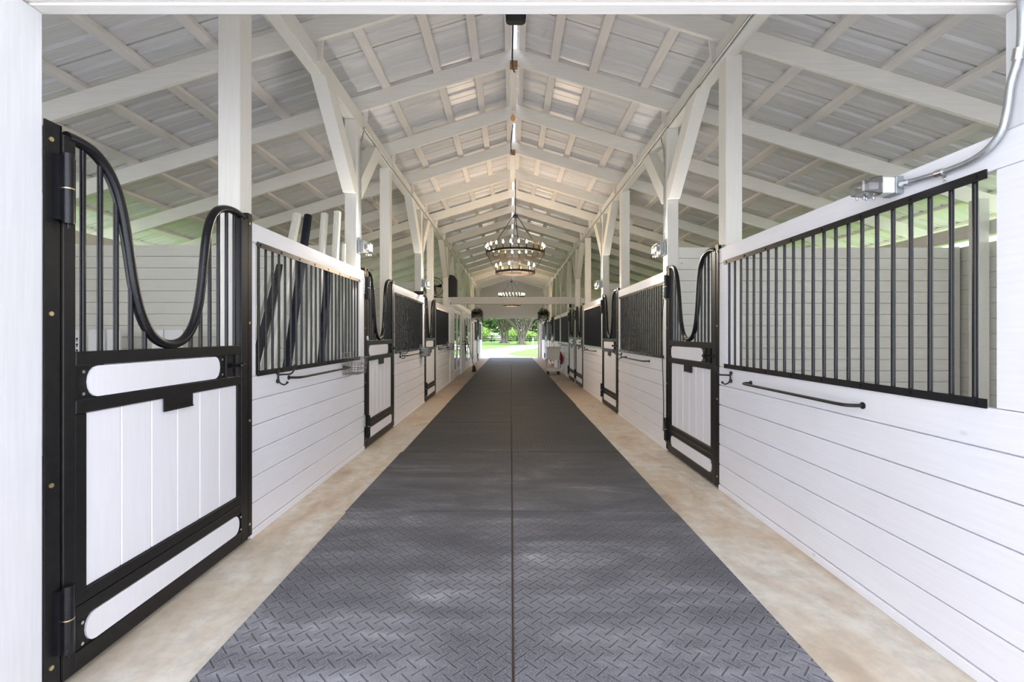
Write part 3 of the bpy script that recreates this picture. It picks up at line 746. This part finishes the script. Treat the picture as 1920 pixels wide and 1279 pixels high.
pole(616, 500, 5.05, 4.5, M_navy, .045, 'shorter navy pole behind the right half of the left grille', -1.98)
pole(546, 480, 4.8, 3.95, M_pole, .045, 'cream pole between the black and the tall navy poles', -2.24)
pole(598, 480, 5.0, 4.35, M_pole, .040, 'cream pole just right of the tall navy pole, behind grille', -2.08)
pole(628, 490, 5.1, 4.7, M_pole, .040, 'cream pole right of the shorter navy pole, behind grille', -1.93)

# dividers of white feed boards with keyhole slots in the first left stall
for i, (px, w_) in enumerate(((140, .10), (180, .085), (212, .07), (325, .10), (295, .06))):
    D = 4.9; X = (px-958)*D/860
    r = empty('slotted_panel', (X, D, 0))
    box(-w_, w_, 0, .03, 0, 1.37-(618-628)*D/860-.0).build('board', M_plast, r, bev=.004)
    if i < 3:
        m_ = MB()
        for k in range(6):
            z = 1.33-k*.062; m_.disc((w_*.25, 0, z), .011, (0, -1, 0), .003, 10); m_.box(w_*.25-.004, w_*.25+.004, -.003, 0, z-.03, z)
        m_.build('keyhole_slots', M_rubber, r)
    tag(r, ['white slotted jump standard seen through the nearest door, far left', 'white slotted jump standard through the nearest door, second from left', 'narrow white slotted standard through the nearest door, third from left',
            'white jump standard below the yoke of the nearest left door', 'thin white jump standard left of the yoke bottom'][i], 'jump standard', 'white jump standards')

# ------------------------------------------------------------------ fan and black cabinet up high, left
def fan():
    r = empty('round_fan', (-2.17, 12.95, 2.42)); tag(r, 'round black cage fan standing on the far left partition', 'fan')
    c_ = (0, 0, .30); f = MB()
    for R_ in (.27, .18, .09):
        for yy in (-.06, .06):
            k_ = 1 if R_ == .27 else 1.3
            f.tube([(R_*math.cos(a*PI/14), yy*(1 if R_ == .27 else 1.4), .30+R_*math.sin(a*PI/14)) for a in range(28)], .006 if R_ == .27 else .003, 5, closed=True)
    for a in range(20):
        q = 2*PI*a/20
        for yy in (-1, 1): f.tube([(.05*math.cos(q), yy*.09, .30+.05*math.sin(q)), (.27*math.cos(q), yy*.06, .30+.27*math.sin(q))], .0025, 4)
    f.build('cage', M_iron, r); b_ = MB()
    for k in range(4):
        q = PI*k/2+.3; v = []
        for (rr, da) in ((.05, -.3), (.22, -.38), (.24, .1), (.06, .4)): v.append((rr*math.cos(q+da), -.02+.05*(da > 0), .30+rr*math.sin(q+da)))
        b_.add(v+[(a[0], a[1]+.004, a[2]) for a in v], [(0, 1, 2, 3), (7, 6, 5, 4), (0, 4, 5, 1), (1, 5, 6, 2), (2, 6, 7, 3), (3, 7, 4, 0)])
    b_.build('blade', M_black, r); MB().tube([(0, -.07, .3), (0, .14, .3)], .06, 14).build('motor', M_black, r)
    MB().box(-.25, .25, -.015, .015, 0, .02).box(-.28, -.265, -.015, .015, 0, .3).box(.265, .28, -.015, .015, 0, .3).build('stand', M_iron, r)
fan()
r = empty('tall_speaker', (-1.70, 13.25, 2.462)); tag(r, 'tall black speaker standing on the left end of the cross beam', 'speaker')
MB().prism([(-.13, 0), (.14, 0), (.14, .50), (.05, .62), (-.13, .66)], 'y', -.04, .2).build('cabinet', M_cloth, r, bev=.01)
MB().box(.0, .03, -.045, -.04, .08, .5).build('grille_cloth', M_rubber, r)
o = MB().box(-.09, .09, -.05, .05, 0, .07).ball((0, -.06, .03), .03).build('clip_light', M_black, loc=(xx(-1, .0), 8.75, 2.131)); tag(o, 'small black clip light on the left wall top below the grey box', 'lamp')

# ------------------------------------------------------------------ hanging ferns
def fern(x, y, z, label):
    r = empty('hanging_fern', (x, y, z)); tag(r, label, 'plant', 'hanging fern baskets')
    MB().lathe([(.03, -.02), (.14, .0), (.16, .10), (.15, .11), (.13, .02), (.02, 0)], (0, 0, 0), 14).build('basket', M_rubber, r)
    h = MB()
    for k in range(3):
        a = 2*PI*k/3; h.tube([(.15*math.cos(a), .15*math.sin(a), .1), (0, 0, .5)], .003, 4)
    s_ = 1 if x > 0 else -1
    h.tube([(0, 0, .5), (0, 0, .54), (s_*(W(s_)-abs(x)), 0, .54)], .008, 6); h.build('hanger', M_iron, r)
    lv = MB(); rnd = random.Random(int(x*10))
    for k in range(1500):
        a = rnd.uniform(0, 2*PI); u = rnd.random(); R_ = .05+.22*math.sqrt(rnd.random()); hz = .26*(1-(R_/.3)**2)*rnd.uniform(.0, 1)-.55*(R_/.27)**2*rnd.random()**1.3+.05
        p = Vector((R_*math.cos(a), R_*math.sin(a), hz+.03)); d = Vector((rnd.gauss(0, 1), rnd.gauss(0, 1), rnd.gauss(0, 1))).normalized(); e = d.orthogonal().normalized()
        lv.add([p-d*.03, p+e*.012, p+d*.03, p-e*.012], [(0, 1, 2, 3)])
    o = lv.build('leaves', M_leafd, r); fl = MB()
    for k in range(24):
        a = rnd.uniform(0, 2*PI); R_ = rnd.uniform(.15, .29); fl.ball((R_*math.cos(a), R_*math.sin(a), rnd.uniform(-.35, .2)), .016, 5)
    fl.build('flowers', M_flower, r)
fern(-1.50, 20.3, 2.28, 'dark hanging fern basket on the left, in front of the gable wall')
fern(1.44, 20.3, 2.25, 'dark hanging fern basket on the right, in front of the gable wall')

# ------------------------------------------------------------------ tools on the left wall
def tool(y, x, z0, z1, lean, label, head):
    r = empty(head, (x, y, 0)); tag(r, label, 'tool', 'stable tools')
    MB().tube([(lean, 0, z0), (0, 0, z1)], .014, 8).build('handle', M_iron if head != 'broom' else M_wire, r)
    if head == 'broom': MB().prism([(lean-.04, .22), (lean+.04, .22), (lean+.09, .0), (lean-.06, .0)], 'y', -.12, .12).build('bristles', M_rubber, r)
    if head == 'pitchfork':
        m_ = MB().tube([(lean, -.12, z0), (lean, .12, z0)], .01, 6)
        for k in range(7): m_.tube([(lean, -.12+.04*k, z0), (lean+.03, -.12+.04*k, z0-.28)], .005, 5)
        m_.build('tines', M_iron, r)
    if head == 'shovel': MB().prism([(-.11, z0+.02), (.11, z0+.02), (.12, z0-.26), (0, z0-.34), (-.12, z0-.26)], 'x', lean, lean+.015).build('blade', M_iron, r)
tool(16.9, -1.69, .95, 1.95, .0, 'dark pitchfork hanging between the two glazed doors', 'pitchfork')
tool(17.3, -1.69, .75, 1.75, .0, 'dark shovel hanging next to the pitchfork, left', 'shovel')
tool(17.1, -1.66, .2, 1.3, .28, 'black broom leaning out from the left wall onto the floor', 'broom')
tool(20.7, -1.72, .6, 1.9, .0, 'long dark shovel hanging on the left wall below the fern', 'shovel')
tool(23.35, -1.72, .5, 1.6, .0, 'dark pitchfork hanging on the left near the far doorway', 'pitchfork')
r = empty('tool_rack', (-1.74, 16.3, 1.02)); tag(r, 'dark wire rack on the wall between the glazed doors', 'rack')
m_ = MB()
for k in range(9): m_.tube([(.0, k*.09, .12), (.16, k*.09, .1), (.16, k*.09, 0), (0, k*.09, 0)], .006, 5)
for p in ((.16, .1), (.16, 0), (0, .12)): m_.tube([(p[0], 0, p[1]), (p[0], .72, p[1])], .008, 5)
m_.build('wire_frame', M_iron, r)

# ------------------------------------------------------------------ sink cart, extinguisher, hose
r = empty('sink_cart', (1.47, 16.0, 0)); tag(r, 'white wheeled utility sink cart standing at the right in the distance', 'cart')
b2 = MB(); hx, hy = .23, .28
b2.prism([(-hx, .92), (hx, .92), (hx-.04, .50), (-hx+.04, .50)], 'y', -hy, hy); b2.box(-hx-.02, hx+.02, -hy-.02, hy+.02, .90, .94)
b2.build('basin', M_sink, r, bev=.008)
for a in (-1, 1):
    for c_ in (-1, 1):
        box(a*(hx-.03)-.018, a*(hx-.03)+.018, c_*(hy-.03)-.018, c_*(hy-.03)+.018, .14, .52).build('leg', M_sink, r)
        MB().tube([(a*(hx-.05)-.02, c_*(hy-.06), .065), (a*(hx-.05)+.02, c_*(hy-.06), .065)], .062, 14).build('wheel', M_rubber, r)
box(-hx, hx, -hy, hy, .12, .20).build('shelf', M_sink, r, bev=.006)
MB().tube(catmull([(0, .2, .94), (0, .2, 1.15), (0, .12, 1.22), (0, .04, 1.14)], 4), .012, 8).tube([(-.09, .2, .95), (.09, .2, .95)], .012, 8).build('faucet', M_chrome, r)
MB().tube(catmull([(-.12, 0, 1.35), (-.12, 0, .9), (-.14, 0, .5)], 3), .008, 6).build('drain_pipe', M_rubber, r)
for k in range(4): box(-hx-.03, -hx-.01, -.2, .2, .52+k*.08, .55+k*.08).build('louvre', M_plast, r)
r = empty('fire_extinguisher', (xx(1, -.075), 16.35, .32)); tag(r, 'red fire extinguisher on the right wall beside the sink cart', 'fire extinguisher')
MB().lathe([(.001, 0), (.05, 0), (.062, .02), (.062, .34), (.04, .39), (.015, .41), (.001, .41)], (0, 0, 0), 16).build('cylinder', M_red, r)
MB().box(-.02, .02, -.01, .06, .41, .45).tube([(0, .0, .43), (-.05, .03, .38), (-.07, .03, .1)], .009, 6).build('valve', M_rubber, r)
MB().box(.05, .075, -.03, .03, .1, .3).build('bracket', M_iron, r)
hp = [(xx(1, -.10+.0*k)+0, 16.2+.13*math.cos(k*PI/5), .36+.13*math.sin(k*PI/5)) for k in range(0, 28)]
tag(MB().tube([(p[0]-.0012*i, p[1], p[2]-.05) for i, p in enumerate(hp)], .010, 6).build('coiled_hose', M_rubber), 'black hose coil on right wall low beside the sink cart', 'hose')

# ------------------------------------------------------------------ outside, beyond the far doorway
def foliage(name, cx, cy, cz, rx, ry, rz, n, mat, size, label, group, seed, trunk=True):
    rnd = random.Random(seed); m_ = MB()
    for k in range(n):
        while True:
            u = Vector((rnd.uniform(-1, 1), rnd.uniform(-1, 1), rnd.uniform(-1, 1)))
            if .35 < u.length < 1: break
        u *= 1+.12*math.sin(u.x*7+seed)+.1*math.sin(u.z*9)
        p = Vector((u.x*rx, u.y*ry, cz+u.z*rz)); d = Vector((rnd.gauss(0, 1), rnd.gauss(0, 1), rnd.gauss(0, .7))).normalized(); e = d.orthogonal().normalized()
        e = (e*math.cos(k)+d.cross(e)*math.sin(k))
        sz = size*rnd.uniform(.6, 1.2); m_.add([p-d*sz, p+e*sz*.5, p+d*sz, p-e*sz*.5], [(0, 1, 2, 3)])
    r = empty(name, (cx, cy, -.13)); tag(r, label, 'tree' if trunk else 'bush', group); m_.build('leaves', mat, r)
    if trunk: MB().tube([(0, 0, 0), (.1, 0, cz*.5), (0, 0, cz)], [.25, .18, .08], 8).build('trunk', M_bark, r)
bgt = [(-22, 128, 6, 10, 6.5, M_leaf1), (-9, 120, 5.3, 8, 6, M_leaf1), (3, 132, 6, 9, 6.6, M_leaf1), (14, 126, 6, 8, 6.3, M_leaf1), (26, 130, 8, 9, 7, M_leaf1), (-36, 120, 8, 10, 7.5, M_leaf1), (40, 120, 8, 10, 7.5, M_leaf1)]
gl = ['far left beyond the field', 'left behind the first banyan', 'straight behind the two banyans', 'right of the second banyan', 'far right beyond the field', 'outermost on the left', 'outermost on the right']
for i, (x, y, cz, rx, rz, mt) in enumerate(bgt):
    foliage('leafy_tree', x, y, cz, rx, 5, rz, 5200, mt, .55, 'large green leafy tree in the background, '+gl[i], 'background trees', i)
for i, (x, y, rx, rz) in enumerate(((-6.5, 100, 3.0, 1.7), (.3, 104, 2.4, 1.6), (4.2, 108, 2.5, 1.3), (-13, 104, 4, 2.2))):
    foliage('green_bush', x, y, rz*.8, rx, 2, rz, 1500, M_leaf2, .22, 'light green bush behind the board fence, '+['left of the first banyan', 'between the two banyans', 'right of the second banyan', 'far left'][i], 'fence bushes', 20+i, False)
def banyan(x, y, seed, n, spread, label):
    rnd = random.Random(seed); r = empty('banyan_tree', (x, y, -.13)); tag(r, label, 'tree', 'grey banyan trees'); m_ = MB()
    for k in range(n):
        a = 2*PI*k/n+rnd.uniform(-.2, .2); b0 = .5*rnd.uniform(.3, 1); R_ = spread*rnd.uniform(.3, 1)
        ex = math.cos(a); ey = math.sin(a)*.6
        P = [(b0*2.3*ex, b0*1.6*ey, 0), (b0*1.1*ex, b0*ey, .5), (b0*ex*1.1+R_*.12*ex, b0*ey, 1.2), (R_*.55*ex, R_*.4*ey, 2.4), (R_*ex, R_*ey, 3.8), (R_*1.5*ex, R_*1.4*ey, 6.5)]
        th = rnd.uniform(.05, .12)
        m_.tube(catmull(P, 3), [th*(1.7-1.4*j/15) for j in range(16)], 6)
        for q in range(2):
            jx = rnd.uniform(-.6, .6); m_.tube([(P[3][0], P[3][1], 2.3), (P[4][0]+jx*2, P[4][1]+jx, 4.0), (P[5][0]+jx*3, P[5][1], 6.3)], [.08, .06, .03], 5)
    m_.tube([(0, 0, 0), (0, 0, .6), (0, 0, 1.3)], [.55, .35, .12], 10); m_.build('trunk', M_bark, r); lf = MB()
    for k in range(5200):
        a = rnd.uniform(0, 2*PI); R_ = 5.5*math.sqrt(rnd.random()); p = Vector((R_*math.cos(a), R_*math.sin(a)*.8, 4.3+3.5*rnd.random()+R_*-.03)); d = Vector((rnd.gauss(0, 1), rnd.gauss(0, 1), rnd.gauss(0, .6))).normalized(); e = d.orthogonal().normalized()
        lf.add([p-d*.24, p+e*.12, p+d*.24, p-e*.12], [(0, 1, 2, 3)])
    lf.build('crown', M_leaf1, r)
banyan(-1.25, 84, 3, 13, 2.0, 'grey many-stemmed banyan tree, left of two beyond the doorway')
banyan(1.75, 73, 9, 15, 3.0, 'bigger grey banyan tree with spreading limbs, right of two')
r = empty('board_fence', (0, 94, -.13)); tag(r, 'black board fence crossing the field behind the trees', 'fence')
for z in (.35, .75, 1.15): box(-30, 30, -.02, .02, z, z+.15).build('rail', M_darkfence, r)
for k in range(24): box(-30+k*2.6, -29.85+k*2.6, -.1, -.02, 0, 1.4).build('post', M_darkfence, r)
o = box(2.9, 3.05, 62, 62.15, -.13, .95).build('gate_post', M_plast, bev=.01); tag(o, 'short white post on the grass right of the second banyan', 'post')
r = empty('white_trailer', (-4.2, 104, -.13)); tag(r, 'white trailer parked behind the fence, left of the banyans', 'trailer')
box(-1.3, 1.3, -.8, .8, .45, 1.9).build('body', M_plast, r, bev=.06); box(-.3, .5, -.83, -.8, 1.2, 1.5).build('window', M_gbox, r)
for q in (-.4, .4): MB().tube([(q, -.85, .3), (q, -.7, .3)], .3, 14).build('wheel', M_rubber, r)
